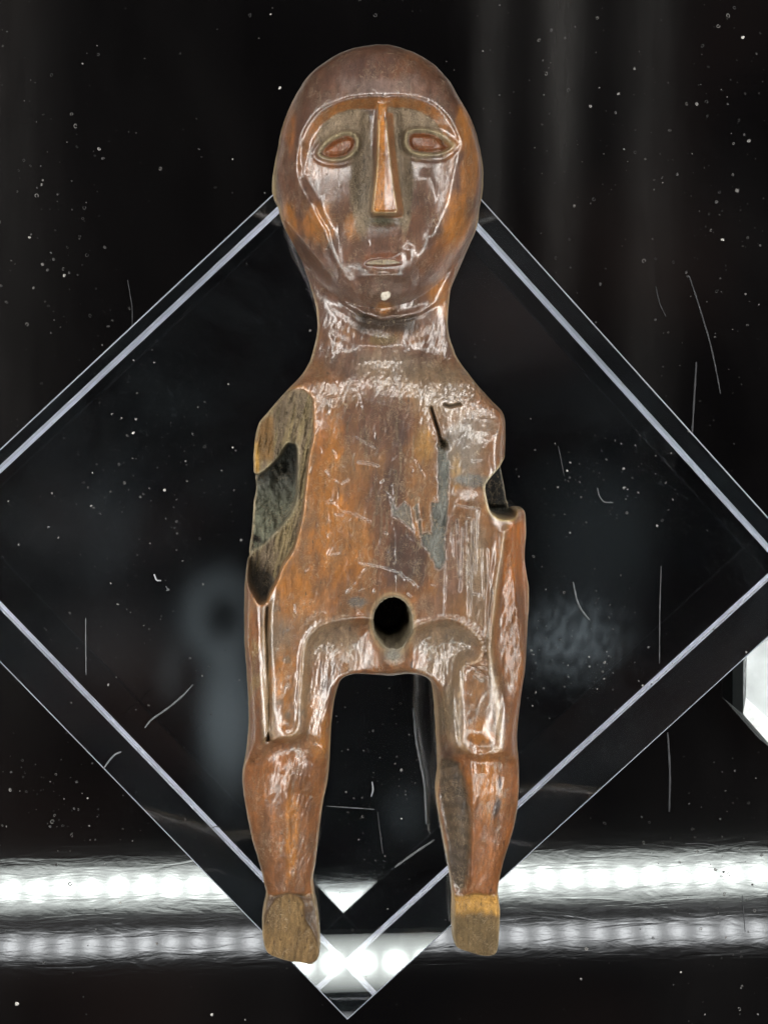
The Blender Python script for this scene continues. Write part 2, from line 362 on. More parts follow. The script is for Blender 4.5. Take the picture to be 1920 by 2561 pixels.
# head: an egg whose front is a shallow dome
rr = np.sqrt(((X-945)/262)**2+((Y-425)/345)**2)
jawc = P(690,560, 743,618, 790,672, 830,718, 868,756, 906,781, 955,796, 1005,790, 1050,779, 1088,756, 1131,700, 1169,627, 1215,560)
dj = sdp(P(*np.r_[jawc.ravel(), [1400,2600, 500,2600]]), 60, False)
head = np.minimum(sst(20,-20,dj),1)
nfront = np.maximum(front.copy(), 0); nfront = np.where(Y<870, 200-(870-Y)*.10, front); nfront = blur(nfront,6)
dome = 318*np.sqrt(np.clip(1-np.minimum(rr,.999)**3.5*.78,0,1))
zf = nfront*(1-head) + np.minimum(dome*.98+2, np.maximum(front,262)+14)*head
# neck: strongly rounded column
neck = (1-head)*sst(960,870,Y)
zf -= neck*np.clip(np.abs(X-957)-30,0,200)**1.5*.045
# jaw step with a shadowed undercut under the chin
jaw = P(735,640, 760,690, 800,735, 850,770, 900,788, 955,797, 1010,789, 1060,765, 1105,725, 1140,660)
# shoulders slope
sh = sst(1130,930,Y)*sst(870,930,Y)
zf -= sh*np.clip(np.abs(X-955)-90,0,240)*.42
zf += 8*G(1040,1000,60,60)*sh
# ---- torso and thigh plateau
PL = P(640,1000, 652,1400, 663,1520, 668,1640, 668,1760, 671,1806, 686,1830, 712,1838, 738,1832, 751,1808, 752,1740, 756,1680, 762,1620, 778,1585, 805,1562,
       850,1550, 905,1544, 940,1556, 960,1606, 982,1640, 1006,1610, 1030,1572, 1062,1556, 1110,1546, 1150,1556, 1186,1584, 1208,1616, 1192,1650, 1156,1664,
       1148,1720, 1146,1790, 1148,1840, 1162,1866, 1190,1884, 1218,1880, 1240,1858, 1244,1820, 1238,1760, 1230,1690, 1218,1600, 1222,1480, 1238,1350, 1248,1290, 1262,1000, 1200,880, 720,880)
dP = -sdp(PL, 150)                                   # >0 outside
low = sst(1280,1420,Y)*sst(2010,1890,Y)               # where the plateau edge matters
A_ = 78*np.ones_like(X); side = sst(672,655,X)+sst(1232,1252,X)
A_ = np.where(Y>1840, A_*np.clip(1-(Y-1840)/90,.0,1), A_)
drop = A_*(1-np.exp(-np.clip(dP+3,0,400)/62))*low
zf -= blur(drop,1.6)
# lip along the edge of the plateau
zf += 10*np.exp(-((dP-2)/12)**2)*sst(1480,1600,Y)*sst(1960,1880,Y)
zf -= 2.5*np.exp(-((dP+20)/14)**2)*sst(1560,1640,Y)*(Y<1890)
# knee shelf: the shin front starts lower than the thigh
kn = sst(1822,1872,Y)
zf -= kn*10
# shins are strongly rounded
shin = sst(1850,1920,Y)
legc = np.where(X<960, np.interp(Y,[1850,1980,2230,2400],[735,705,722,728]), np.interp(Y,[1850,1980,2230,2400],[1195,1200,1190,1190]))
zf -= shin*np.clip(np.abs(X-legc)-14,0,200)**1.35*.17*sst(2245,2228,Y)
# flat facets down the shins
zf += 6*np.exp(-((X-legc+np.where(X<960,-8,18))/9)**2)*shin*sst(2225,2180,Y)
# right inner shin: flat carved facet
fac = sdp(P(1096,1880, 1150,1900, 1175,2000, 1180,2100, 1165,2215, 1130,2215, 1110,2090, 1092,1980), 40)
zf -= 10*sst(-6,14,fac)
# left side crevice and right side ridge
cre = P(671,1500, 668,1560, 671,1640, 674,1720, 673,1840)
zf -= 26*np.exp(-(ldist(cre)/4.2)**2)*sst(1480,1530,Y)
zf += 8*np.exp(-(ldist(cre+[12,0])/6)**2)
rdg = P(1258,1290, 1250,1380, 1238,1480, 1230,1560, 1224,1620, 1232,1690, 1240,1760, 1246,1840)
zf += 12*np.exp(-(ldist(rdg)/8)**2)
zf -= 7*np.exp(-(ldist(rdg+[-13,0])/6)**2)*sst(1440,1500,Y)*sst(1740,1600,Y)
t_ = np.clip((X-1250)/75,0,1); zf -= (8*t_+46*t_**5)*sst(1270,1290,Y)*sst(1480,1380,Y)
# waist hollow, belly
zf -= 14*G(900,1240,120,220)
zf += 10*G(790,1480,110,110)
# ---- feet: broken stumps
ft = sst(2226,2240,Y+4*vnoise(18,60,8))
foot = np.where(X<960, 128-(Y-2240)*.17-np.abs(X-722)*.12, 134-(Y-2240)*.10-np.abs(X-1190)*.15)
zf = zf*(1-ft)+ft*(foot+10)
fl_ = sdp(P(690,2240, 755,2240, 762,2290, 785,2330, 797,2400, 700,2398, 658,2360, 660,2300), 30)
zf += ft*(X<960)*8*sst(-2,3,fl_)
zf -= 10*np.exp(-((Y-2236)/7)**2)*(Y>2200)
# ---- face
BROW = P(742,452, 744,400, 757,355, 778,315, 806,284, 845,262, 890,250, 950,246, 1010,247, 1050,256, 1086,278, 1112,306, 1128,338, 1134,372,
         1128,440, 1115,520, 1090,590, 1050,640, 1024,690, 1010,760, 960,788, 912,760, 880,690, 830,630, 800,570, 768,500)
dF = sdp(BROW, 200)
up = sst(620,300,Y)
zf -= 33*sst(-6,28,dF)*up                             # under the brow
zf -= 8*sst(0,30,dF)*(1-up)*sst(700,560,Y)
zf += 12*np.exp(-((dF+11)/np.where(dF>-11,17,60))**2)*sst(470,330,Y)        # brow ridge
eyeh = np.maximum(G(868,330,75,85), G(1030,330,75,85))
zf -= 11*eyeh
zf -= 15*(np.exp(-(ldist(P(922,310, 915,400, 905,500, 896,640),90)/26)**2)+np.exp(-(ldist(P(986,300, 998,400, 1010,500, 1020,640),90)/24)**2))*sst(650,420,Y)
# nose
NOSE = P(948,262, 964,262, 967,330, 974,400, 983,470, 991,528, 987,537, 934,537, 930,528, 936,480, 942,420, 945,340)
dN = sdp(NOSE, 60, False)
nside = np.where(X<958, 9, 22)
nh = np.interp(Y,[250,300,420,530],[16,26,40,52]).astype(np.float32)
nose = np.where(dN>0, 1, np.clip(1+dN/nside,0,1)); nose = np.where(Y>536, np.clip(1-(Y-536)/5,0,1)*nose, nose)
nose = blur(nose,.8)
zf += nh*nose; zf += 6*np.exp(-((dN-1)/4.0)**2)*sst(290,330,Y)*(Y<545)
zf -= 9*G(955,552,34,10)
# eyes
def eye(pts, cx, cy, rot):
    global zf
    d = sdp(pts, 30)
    zf += 6*np.exp(-((d-0)/4.5)**2)-4.5*np.exp(-((d-10)/4)**2)-4*np.exp(-((d+11)/5)**2)
    zf += 5*sst(9,22,d)
    return d
EL = P(796,383, 812,358, 838,340, 868,331, 890,340, 896,356, 888,378, 866,396, 836,401, 810,396)
ER = P(1013,347, 1020,329, 1046,324, 1078,326, 1104,338, 1124,362, 1128,374, 1100,386, 1062,388, 1030,382, 1016,366)
dEL = eye(EL,0,0,0); dER = eye(ER,0,0,0)
# cheek and muzzle ridges
for pts, wd, ht in ((P(752,380, 750,440, 762,480, 782,520),13,8), (P(782,520, 820,580, 832,640, 856,690, 890,730, 918,780),11,9), (P(1066,450, 1082,490, 1086,540, 1076,585),14,5),
                    (P(1022,630, 1024,680, 1024,720, 1004,780),11,6), (P(716,480, 735,560, 748,620, 800,690, 850,740),15,5), (P(1076,585, 1050,640, 1016,690),18,3),
                    (P(900,545, 955,550, 1005,545),9,4)):
    zf += 1.6*ht*np.exp(-(ldist(pts,90)/(wd*1.45))**2)
zf -= 9*G(985,600,60,40)+8*G(920,610,45,45); zf -= 3*G(1045,530,40,90)+12*G(885,600,45,60); zf += 12*G(1120,570,50,90)+10*G(800,570,50,80)
# mouth
LIP = P(906,658, 916,636, 958,629, 1002,634, 1008,656, 1000,673, 958,678, 912,672)
dL = sdp(LIP, 30)
zf -= 2.2*sst(-8,8,dL); zf += 6*np.exp(-((Y-688-(X-958)**2*.002)/8)**2)*np.exp(-((X-958)/50)**2)
SLIT = P(914,657, 930,650, 960,647, 990,650, 1003,660, 960,665, 918,663)
dS = sdp(SLIT, 20); zf += 6*sst(-2,3,dS)
zf += 17*G(958,752,44,38)
dCh = ldist(P(920,765, 935,786, 958,792, 985,786, 1000,765)); zf += 5*np.exp(-(dCh/6)**2)
# below the jaw
und = sst(-3,14,dj)*sst(905,860,Y)
zf -= 24*und*sst(160,60,np.abs(X-965))
zf += 7*np.exp(-(ldist(P(800,690, 850,745, 905,785))/15)**2)
for pts in (P(760,700, 800,760, 850,800, 900,835, 960,850), P(820,840, 880,868, 950,880, 1020,870, 1070,840)):
    zf += 4.5*np.exp(-(ldist(pts)/15)**2)
# ---- left shoulder damage
DM = P(722,974, 758,970, 782,992, 786,1010, 786,1090, 775,1140, 768,1200, 758,1290, 748,1330, 735,1375, 710,1410, 697,1445, 678,1478, 668,1500, 652,1500, 640,1480,
       624,1448, 620,1400, 600,1300, 600,1100, 640,1010)
dD = sdp(DM, 80, True)
zD = 205-(786-X)*.62+8*vnoise(9,80,21,3)+3.5*vnoise(3.5,30,22,2)+3*vnoise(12,7,23,2)-8*sst(1300,1480,Y)
wD = sst(-1,7,dD)
zf = zf*(1-wD)+np.minimum(zf-6,zD)*wD
zf -= wD*5*sst(-1,1,(706-X)+6*vnoise(30,20,5))*sst(1200,1180,Y)
HL = P(716,1112, 732,1108, 744,1122, 745,1200, 742,1250, 722,1295, 690,1330, 668,1352, 640,1372, 600,1380, 600,1190, 648,1185, 690,1150)
dH = sdp(HL, 60)
zH = 46+vnoise(16,22,31,3)*14+np.clip((Y-1160)*.42,0,80)
wH = sst(-3,8,dH)
zf = zf*(1-wH)+np.minimum(zf,zH+22*np.exp(-np.clip(dH,0,99)/16))*wH
# ---- right socket
HR = P(1240,1160, 1252,1146, 1264,1146, 1300,1200, 1300,1262, 1284,1268, 1276,1284, 1250,1290, 1232,1284, 1216,1266, 1206,1215, 1216,1190)
dR = sdp(HR, 60)
wR = sst(-2,6,dR); zf = zf*(1-wR)+np.minimum(zf,62-np.clip(1262-X,0,60)*.4)*wR
zf += 14*np.exp(-(ldist(P(1218,1266, 1250,1262, 1290,1260))/8)**2)*wR
# ---- crack beside the splinter, splintered grey hollow on the chest
crk = P(1078,1020, 1086,1046, 1096,1078, 1102,1104)
zf -= 16*np.exp(-(ldist(crk)/4.0)**2); zf -= 22*G(1109,1112,11,11)
zf -= 12*np.exp(-(ldist(P(1112,1012, 1122,1016, 1148,1010))/3.5)**2)
SP = P(1092,1110, 1108,1120, 1124,1160, 1120,1240, 1118,1300, 1112,1380, 1114,1400, 1104,1424, 1090,1420, 1074,1390, 1056,1360, 1044,1310, 1034,1270, 1044,1262,
       1056,1335, 1078,1335, 1080,1260, 1096,1255, 1094,1180)
dSp = sdp(SP, 40, False)+5*vnoise(5,30,42,3); wS = sst(-3,5,dSp); zf -= wS*(5+4*vnoise(5,50,41,2))
zf -= 4*sst(-3,4,3*vnoise(5,30,43,3)+sdp(P(976,1240, 990,1275, 1010,1255, 1026,1268, 1034,1330, 1000,1300, 980,1290), 30, False))
# deep wear on the right breast, hollows
zf -= 10*G(1190,1110,40,70)+8*G(1160,1215,60,25)
zf += 7*vnoise(60,70,51,2)*G(1150,1060,110,110)
for k in range(9):
    xx = 1115+k*13+rng.uniform(-4,4); y0_ = rng.uniform(1270,1400); y1_ = y0_+rng.uniform(60,260)
    zf -= rng.uniform(2,4.5)*np.exp(-(ldist(P(xx,y0_, xx+rng.uniform(-8,8),y1_))/2.2)**2)
# ---- carved and worn surface
carve = 2.9*vnoise(46,110,61,2)+1.1*vnoise(13,40,62,2)+.75*vnoise(5.5,26,63,2)
rough_m = np.clip(sst(760,860,Y)*1.0+.2,0,1)
zf += carve*rough_m
zf += (.55*vnoise(8,9,64,2))*np.clip(.35+sst(840,900,Y)*sst(1500,1200,Y),0,1)
fuzz = np.clip(G(835,1600,60,60)+G(1110,1610,85,60)+G(1135,1760,25,110)+G(770,1740,24,110)*.6+G(1100,980,110,70)*.8+G(960,920,110,50)*.7,0,1)
zf += fuzz*1.4*vnoise(6,9,65,2)
for k in range(90):                                    # cuts and scratches
    cx = rng.uniform(700,1230); cy = rng.uniform(900,1560); L = rng.uniform(12,60)*(.4 if k%3 else 1); a = rng.normal(1.35,.8)
    pts = P(cx,cy, cx+L*.5*math.cos(a)+rng.uniform(-3,3),cy+L*.5*math.sin(a), cx+L*math.cos(a),cy+L*math.sin(a))
    zf += rng.choice([-1,1],p=[.65,.35])*rng.uniform(1,2.6)*np.exp(-(ldist(pts,12)/1.7)**2)
for k in range(60):
    cx = rng.uniform(720,1170); cy = rng.uniform(170,760); L = rng.uniform(8,34); a = rng.normal(1.5,.6)
    pts = P(cx,cy, cx+L*math.cos(a),cy+L*math.sin(a)); zf += rng.choice([-1,1])*rng.uniform(.6,1.5)*np.exp(-(ldist(pts,12)/1.6)**2)
for pts, dpt in ((P(862,1278, 890,1288, 926,1304),3), (P(895,1156, 930,1160, 946,1166),3), (P(900,1408, 960,1420, 985,1428, 1030,1455, 1044,1470),2), (P(986,1320, 988,1480),1.4),
                 (P(846,240, 844,400, 846,560, 850,700),.9), (P(1165,1658, 1220,1690, 1234,1706),4), (P(1150,1672, 1152,1720),4)):
    zf -= dpt*np.exp(-(ldist(pts,12)/2)**2)
for k in range(16):                                    # radial cuts round the crotch hollow
    a = -1.3+k*.13; cx,cy = 1110,1640; r0 = 95; pts = P(cx+r0*math.cos(a),cy+r0*math.sin(a)*.85, cx+(r0+26)*math.cos(a),cy+(r0+26)*math.sin(a)*.85)
    zf += 3*np.exp(-(ldist(pts,12)/2.2)**2)
zf = np.maximum(zf, 34).astype(np.float32)

# ---- rounding of the flanks
half = prof(110,200, 500,235, 700,190, 800,160, 900,180, 1000,250, 1600,250, 1700,100, 1850,95, 2240,58, 2420,60)
R_ = prof(110,175, 400,150, 650,130, 780,105, 850,95, 920,70, 1000,46, 1200,38, 1600,40, 1720,46, 1900,62, 2100,62, 2220,46, 2240,16, 2420,14)
R_ = blur(R_,8)
ZE = prof(110,135, 700,130, 850,105, 950,96, 1600,100, 1900,96, 2200,80, 2420,70)
HF = prof(110,200, 700,185, 800,130, 900,125, 1000,130, 1600,130, 1850,135, 2100,110, 2230,80, 2240,86, 2420,80)
HB = prof(110,135, 700,128, 850,105, 2200,76, 2420,68)
# crotch arch and edge of shoulders: tighter
gyf,gxf = np.gradient(zf, ST); gcor = (1/np.sqrt(1+gxf**2+gyf**2)).astype(np.float32)
zbk = (3+prof(110,0, 800,6, 850,26, 930,30, 1000,6, 1600,4, 2000,14, 2420,10)+2*vnoise(40,90,77,2)).astype(np.float32)

def smin(a,b,k):
    h = np.clip(.5+.5*(b-a)/k,0,1); return b*(1-h)+a*h-k*h*(1-h)
def Fz(z, S, Zf, Gc, R, ze, hf, hb, zb, x, y):
    up_ = z > ze
    t = np.where(up_, (z-ze)/hf, (ze-z)/hb)
    ins = np.where(t<1, R*(1-np.sqrt(np.clip(1-t*t,0,1))), R+(t-1)*200)
    f = smin(S-ins, (Zf-z)*Gc, np.float32(9.0))
    f = smin(f, z-zb, np.float32(5.0))
    # bore through the pelvis, narrowing to the back
    q = np.clip((250-z)/220,0,1); cx = 982-4*q; cy = 1556-2*q; ax = 49-9*q; ay = 62-12*q
    e = (np.sqrt(((x-cx)/ax)**2+((y-cy)/ay)**2)-1)*ax
    e = e+NB; e = np.where(z < 26, 40, e)
    return np.minimum(f, e)
zs = np.arange(-6, 362, ST); NZ = len(zs)
NB = (2.2*vnoise(11,12,88,3)).astype(np.float32)
V = np.empty((NZ,NYg,NXg), np.float32)
for k, z in enumerate(zs):
    V[k] = Fz(np.float32(z),SD,zf,gcor,R_,ZE,HF,HB,zbk,X,Y)
# surface nets
sgn = V > 0
c = np.zeros((NZ-1,NYg-1,NXg-1), np.uint8)
for dz in (0,1):
    for dy in (0,1):
        for dx in (0,1): c += sgn[dz:NZ-1+dz, dy:NYg-1+dy, dx:NXg-1+dx]
act = (c>0)&(c<8); iz,iy,ix = np.nonzero(act); nV = len(iz)
idx = np.full(act.shape, -1, np.int32); idx[iz,iy,ix] = np.arange(nV)
cr = {(a,b,d): V[iz+a,iy+b,ix+d] for a in (0,1) for b in (0,1) for d in (0,1)}
acc = np.zeros((nV,3)); cnt = np.zeros(nV)
corners = list(cr)
for i in range(8):
    for j in range(i+1,8):
        A,B = corners[i],corners[j]
        if sum(abs(A[q]-B[q]) for q in range(3)) != 1: continue
        a,b = cr[A],cr[B]; m = (a>0)!=(b>0); t = np.where(m, a/np.where(m,a-b,1), 0)
        for q in range(3): acc[:,q] += m*(A[q]+t*(B[q]-A[q]))
        cnt += m
acc /= cnt[:,None]
vx = X0+(ix+acc[:,2])*ST; vy = Y0+(iy+acc[:,1])*ST; vz = zs[0]+(iz+acc[:,0])*ST
quads = []
def edgeq(ax):
    if ax == 0: s0,s1 = sgn[:-1,1:-1,1:-1], sgn[1:,1:-1,1:-1]
    elif ax == 1: s0,s1 = sgn[1:-1,:-1,1:-1], sgn[1:-1,1:,1:-1]
    else: s0,s1 = sgn[1:-1,1:-1,:-1], sgn[1:-1,1:-1,1:]
    for flip in (0,1):
        m = (s0 & ~s1) if not flip else (~s0 & s1)
        a,b,d = np.nonzero(m)
        if ax == 0: o = [(0,0,0),(0,0,1),(0,1,1),(0,1,0)]
        elif ax == 1: o = [(0,0,0),(1,0,0),(1,0,1),(0,0,1)]
        else: o = [(0,0,0),(0,1,0),(1,1,0),(1,0,0)]
        q = np.stack([idx[a+p, b+r, d+s] for p,r,s in o], -1)
        quads.append(q if not flip else q[:,::-1])
for ax in range(3): edgeq(ax)
quads = np.concatenate(quads); quads = quads[(quads>=0).all(1)]
del V, sgn, c, act, idx, cr
# photo pixels -> space: the pixel grid lies on a plane through the figure's flanks
PXU = 1/ (F/(CP[2]-(ZB+.055)))          # units per pixel there
base = ray(vx, vy, ZB+.055)
wx = base[:,0]; wy = base[:,1]; wz = ZB + vz*PXU
# y grows downward in the photo, so the handedness flips: reverse faces if needed
co = np.stack([wx,wy,wz],-1)
def samp(A, x, y):
    u = np.clip((x-X0)/ST,0,NXg-1.001); v = np.clip((y-Y0)/ST,0,NYg-1.001); i = u.astype(int); j = v.astype(int); fu = u-i; fv = v-j
    if A.ndim == 3: fu = fu[:,None]; fv = fv[:,None]
    return (A[j,i]*(1-fu)+A[j,i+1]*fu)*(1-fv)+(A[j+1,i]*(1-fu)+A[j+1,i+1]*fu)*fv
fr = blur(np.where(zf>30,zf,30), 14)
zref = (100 + (fr-100)*sst(0,90,SD))
zr = ZB + samp(zref, vx, vy)*PXU
b2 = ray(vx, vy, zr); co = np.stack([b2[:,0], b2[:,1], ZB+vz*PXU], -1)
p0,p1,p2,p3 = (co[quads[:,i]] for i in range(4))
vol = np.einsum('ij,ij->i', p0, np.cross(p1,p2)).sum() + np.einsum('ij,ij->i', p0, np.cross(p2,p3)).sum()
if vol < 0: quads = quads[:,::-1]

# ---- colours of the wood, with some highlights and shade painted in
def srgb(r,g,b):
    c = np.array([r,g,b],float)/255; return np.where(c<.04045, c/12.92, ((c+.055)/1.055)**2.4).astype(np.float32)
ORG = srgb(176,110,34); ORD = srgb(140,84,34); BRN = srgb(132,92,56); PAT = srgb(102,68,50); DRK = srgb(62,42,38); GRY = srgb(134,117,96); GRG = srgb(120,122,116)
TAN = srgb(158,140,98); YEL = srgb(196,150,74); MAU = srgb(120,90,74); BLK = srgb(34,32,30); CRM = srgb(206,186,140)
C = np.broadcast_to(BRN, X.shape+(3,)).copy(); RG = np.full(X.shape, .34, np.float32)
n1 = vnoise(30,60,101,4); n2 = vnoise(12,40,102,3); n3 = vnoise(6,7,103,2)
def mixc(mask, col, rough=None, k=1.0):
    global C, RG
    m = np.clip(mask*k,0,1)[...,None]; C = C*(1-m)+col*m
    if rough is not None: RG = RG*(1-m[...,0])+rough*m[...,0]
def patch(cx,cy,sx,sy,col,rough=None,k=1.0,rot=0,edge=.5):
    g = G(cx,cy,sx,sy,rot); mixc(sst(.32,.32+edge, g+.28*n1+.16*n2), col, rough, k)
T = sst(-.35,.5,n1)
mixc(T, ORD, .32, .7)
hm = sst(860,800,Y)
# head
mixc(hm, PAT, .37, .92); mixc(hm*sst(.1,.6,n2), MAU, .40, .5); mixc(hm*sst(420,250,Y)*sst(.0,.5,n1), MAU, .33, .55)
patch(800,560,60,60,ORG,.28,.85); patch(885,565,38,46,ORG,.28,.8); patch(1140,560,46,110,ORG,.28,.9); patch(1150,330,26,80,ORG,.3,.8); patch(1110,740,50,70,ORG,.3,.7)
patch(725,560,24,70,ORG,.3,.8); patch(1165,450,24,90,ORG,.3,.7); patch(800,425,50,35,ORD,.3,.8); patch(1100,660,60,60,ORD,.3,.6); patch(725,330,18,70,ORD,.3,.8)
patch(1080,470,50,45,MAU,.44,.8); patch(830,460,50,30,MAU,.44,.8); patch(960,610,70,34,PAT,.36,.9); patch(960,718,55,25,MAU,.36,.9); patch(958,770,34,16,ORG,.28,1)
patch(1020,200,70,60,ORD,.32,.35); patch(900,200,90,40,PAT,.32,.6)
bz = sst(-3,4,dF)*sst(30,18,dF)*up*sst(460,380,Y); mixc(bz, ORD, .27, 1.0); mixc(bz, ORG, .27, .35)
egz = np.clip(np.maximum(np.maximum(G(862,320,62,62), G(1035,325,78,66)), np.maximum(G(905,440,26,130), G(1010,450,20,120)))*1.6,0,1)*sst(14,24,dF)
egz *= sst(8,14,np.abs(X-958)*np.interp(Y,[250,530],[1.0,.45])+2)
mixc(sst(.25,.6,egz+.2*n2), GRY, .62, .95)
mixc(np.exp(-((dEL-1)/5)**2)+np.exp(-((dER-1)/5)**2), CRM*.55, .55, .8)
mixc(sst(7,9,dEL)+sst(7,9,dER), srgb(124,68,28), .54, 1)
mixc(sst(-4,0,dN)*(Y<545), ORG*1.05, .58, .95); mixc(np.where(X>960,sst(-22,-14,dN),0)*(Y<545)*(Y>280), ORD, .28, .9)
mixc(np.exp(-((dN-1)/2.4)**2)*(Y<545)*(Y>300), CRM, .3, .6); mixc(G(955,552,34,11)*1.3, srgb(96,90,70), .6, 1)  # cream nose edges: crest highlight and some wear, both in the colour
mixc(np.exp(-((X-905-(Y-500)*0)/16)**2)*np.exp(-((Y-500)/60)**2), srgb(120,108,92), .6, .9)
mixc(sst(-2,3,dL), srgb(112,62,30), .26, 1); mixc(sst(1,4,dS), srgb(160,146,120), .5, .9); patch(955,218,120,26,srgb(150,128,118),.26,.5)  # last patch: forehead sheen painted into the colour
# neck and chest
nk = sst(800,835,Y)*sst(930,880,Y); mixc(nk, PAT, .46, .8); mixc(nk*sst(-.1,.4,n2), BRN, .46, .6)
mixc(sst(-3,8,dj)*sst(848,818,Y)*sst(100,60,np.abs(X-965)), srgb(52,40,30), .6, .95)  # shadow under the chin, painted into the colour
patch(958,850,46,18,srgb(104,88,54),.5,.7); patch(1010,900,90,50,MAU,.3,.8); patch(870,900,80,60,MAU,.36,.8)
ch = sst(930,980,Y)*sst(1560,1500,Y)*sst(40,0,np.abs(np.clip(X,790,1230)-X))
patch(950,1060,110,120,PAT,.34,.95); patch(960,1300,60,210,PAT,.34,.8); patch(1020,1400,70,90,DRK,.34,.85); patch(985,1180,40,160,DRK,.34,.5)
patch(820,1180,46,190,ORG,.34,.65,edge=.6); patch(860,1360,110,110,ORG,.36,.5,edge=.6); patch(740,1480,60,100,ORG,.36,.6,edge=.6); patch(800,1080,22,90,ORD,.3,.7); patch(830,1000,60,30,BRN,.4,.6)
patch(1150,1130,70,90,GRG,.42,.6,edge=.4); patch(1180,1060,60,50,GRY,.34,.6); patch(1140,1180,20,70,YEL,.45,.35); patch(1060,1110,30,60,YEL,.45,.35); patch(1170,1200,60,22,srgb(112,108,102),.5,.95)
patch(1130,1400,60,140,MAU,.4,.8); patch(1190,1430,36,180,GRY,.38,.6); patch(1090,1520,60,40,MAU,.42,.6)
patch(1050,1230,40,90,BRN,.36,.8); patch(1052,1325,16,26,ORG,.34,1); mixc(wS, GRG, .7, .95); mixc(sst(0,3,sdp(P(976,1240, 990,1275, 1010,1255, 1026,1268, 1034,1330, 1000,1300, 980,1290), 30, False)), GRG,.7,.7)
mixc(np.exp(-(ldist(crk)/3.5)**2), BLK, .8, 1); mixc(G(1109,1112,11,13)*1.4, srgb(58,50,30), .8, 1)
mixc(np.exp(-(ldist(P(1112,1012, 1122,1016, 1148,1010))/3)**2), BLK, .8, 1)
for k in range(14):
    xx = rng.uniform(860,1060); yy = rng.uniform(1000,1300); mixc(np.exp(-(ldist(P(xx,yy,xx+rng.uniform(-4,4),yy+rng.uniform(20,90)),12)/2.2)**2), GRY, .6, .75)
# arms strips and thighs
strp = sst(660,650,X)*sst(1490,1540,Y)+sst(1244,1256,X)*sst(1280,1300,Y)*sst(1900,1860,Y)
mixc(strp, ORD, .32, .8); mixc(sst(1250,1262,X)*sst(1290,1310,Y)*sst(1500,1400,Y), srgb(192,110,30), .28, .8)
mixc(sst(660,650,X)*sst(1500,1560,Y)*sst(1800,1700,Y)*sst(-.2,.4,n2), srgb(150,124,80), .4, .7)
mixc(np.exp(-(ldist(cre)/3)**2)*(Y>1510), srgb(60,48,34), .8, 1)
mixc(np.exp(-(ldist(cre+[-9,0])/5)**2)+np.exp(-(ldist(cre+[11,0])/4)**2), srgb(180,150,104), .34, .45)  # pale lines beside the crevice: painted edge highlights
mixc(np.exp(-(ldist(rdg)/5)**2), srgb(190,165,124), .3, .45); mixc(np.exp(-(ldist(rdg+[-10,0])/3)**2)*sst(-.2,.2,n1)*sst(1470,1500,Y), srgb(70,58,44), .6, .8)  # pale line on the ridge: crest highlight put into the colour
patch(710,1700,34,120,ORG,.32,.75); patch(700,1590,40,60,GRY,.45,.5); patch(1200,1740,34,60,BRN,.36,.7); patch(1200,1830,34,36,ORG,.3,.9)
for xx,yy in ((690,1520),(716,1650),(700,1755),(720,1790),(1206,1700),(1225,1815)): patch(xx,yy,14,12,srgb(120,98,76),.4,.8)
mixc(sst(.2,.7,fuzz+.25*n2), srgb(146,128,104), .42, .6); patch(860,1650,90,26,BRN,.4,.8); patch(930,1660,60,18,ORD,.34,.9); patch(1030,1640,60,20,ORD,.36,.8)
patch(800,1800,34,110,ORG,.28,.9); patch(815,1720,18,50,DRK,.34,.6); patch(1110,1760,26,90,srgb(110,92,68),.42,.9); patch(1115,1880,18,60,DRK,.36,.7)
mixc(np.exp(-((dP-1)/8)**2)*sst(1540,1600,Y)*sst(1900,1860,Y), srgb(190,160,118), .3, .35)  # plateau edge: its highlight painted as a cream line
# shins
ls = sst(1860,1900,Y)*sst(2236,2225,Y); L_ = (X<960)
mixc(ls*L_, srgb(142,88,46), .33, .8); patch(730,2080,22,150,ORG,.3,.9); patch(765,1960,40,60,ORD,.3,.7); patch(680,1950,50,60,srgb(160,98,44),.32,.7); patch(660,2100,22,90,srgb(120,84,56),.4,.7)
mixc(ls*~L_, srgb(146,88,42), .3, .9); patch(1220,1960,50,100,ORG,.28,.7); mixc(sst(-2,12,fac), srgb(92,78,60), .48, .9); patch(1130,2150,40,60,srgb(88,74,62),.45,.9)
mixc(sst(-2,12,fac)*sst(.1,.3,np.sin((Y-.012*(X-1130)**2)/5.2+n2*2)), srgb(70,58,44), .5, .6)
RG = np.where((X>1252)&(Y>1300)&(Y<1700)&(SD>14), np.maximum(RG,.50), RG); RG = np.where(ls>.5, np.maximum(RG,.42), RG).astype(np.float32); patch(1238,2010,9,34,DRK,.4,.95,rot=.25); patch(1245,1950,6,26,DRK,.4,.9)
# feet
mixc(ft, srgb(116,92,62), .72, 1); mixc(ft*L_*sst(-.5,.4,vnoise(7,90,131,2)), srgb(142,114,76), .75, .8)
mixc(ft*L_*sst(2,-1,fl_), srgb(92,68,48), .5, .9); mixc(ft*~L_*sst(2290,2262,Y+12*n2), srgb(194,146,74), .6, .95); mixc(ft*~L_*sst(2270,2300,Y+10*n1), srgb(108,90,62), .7, .8)
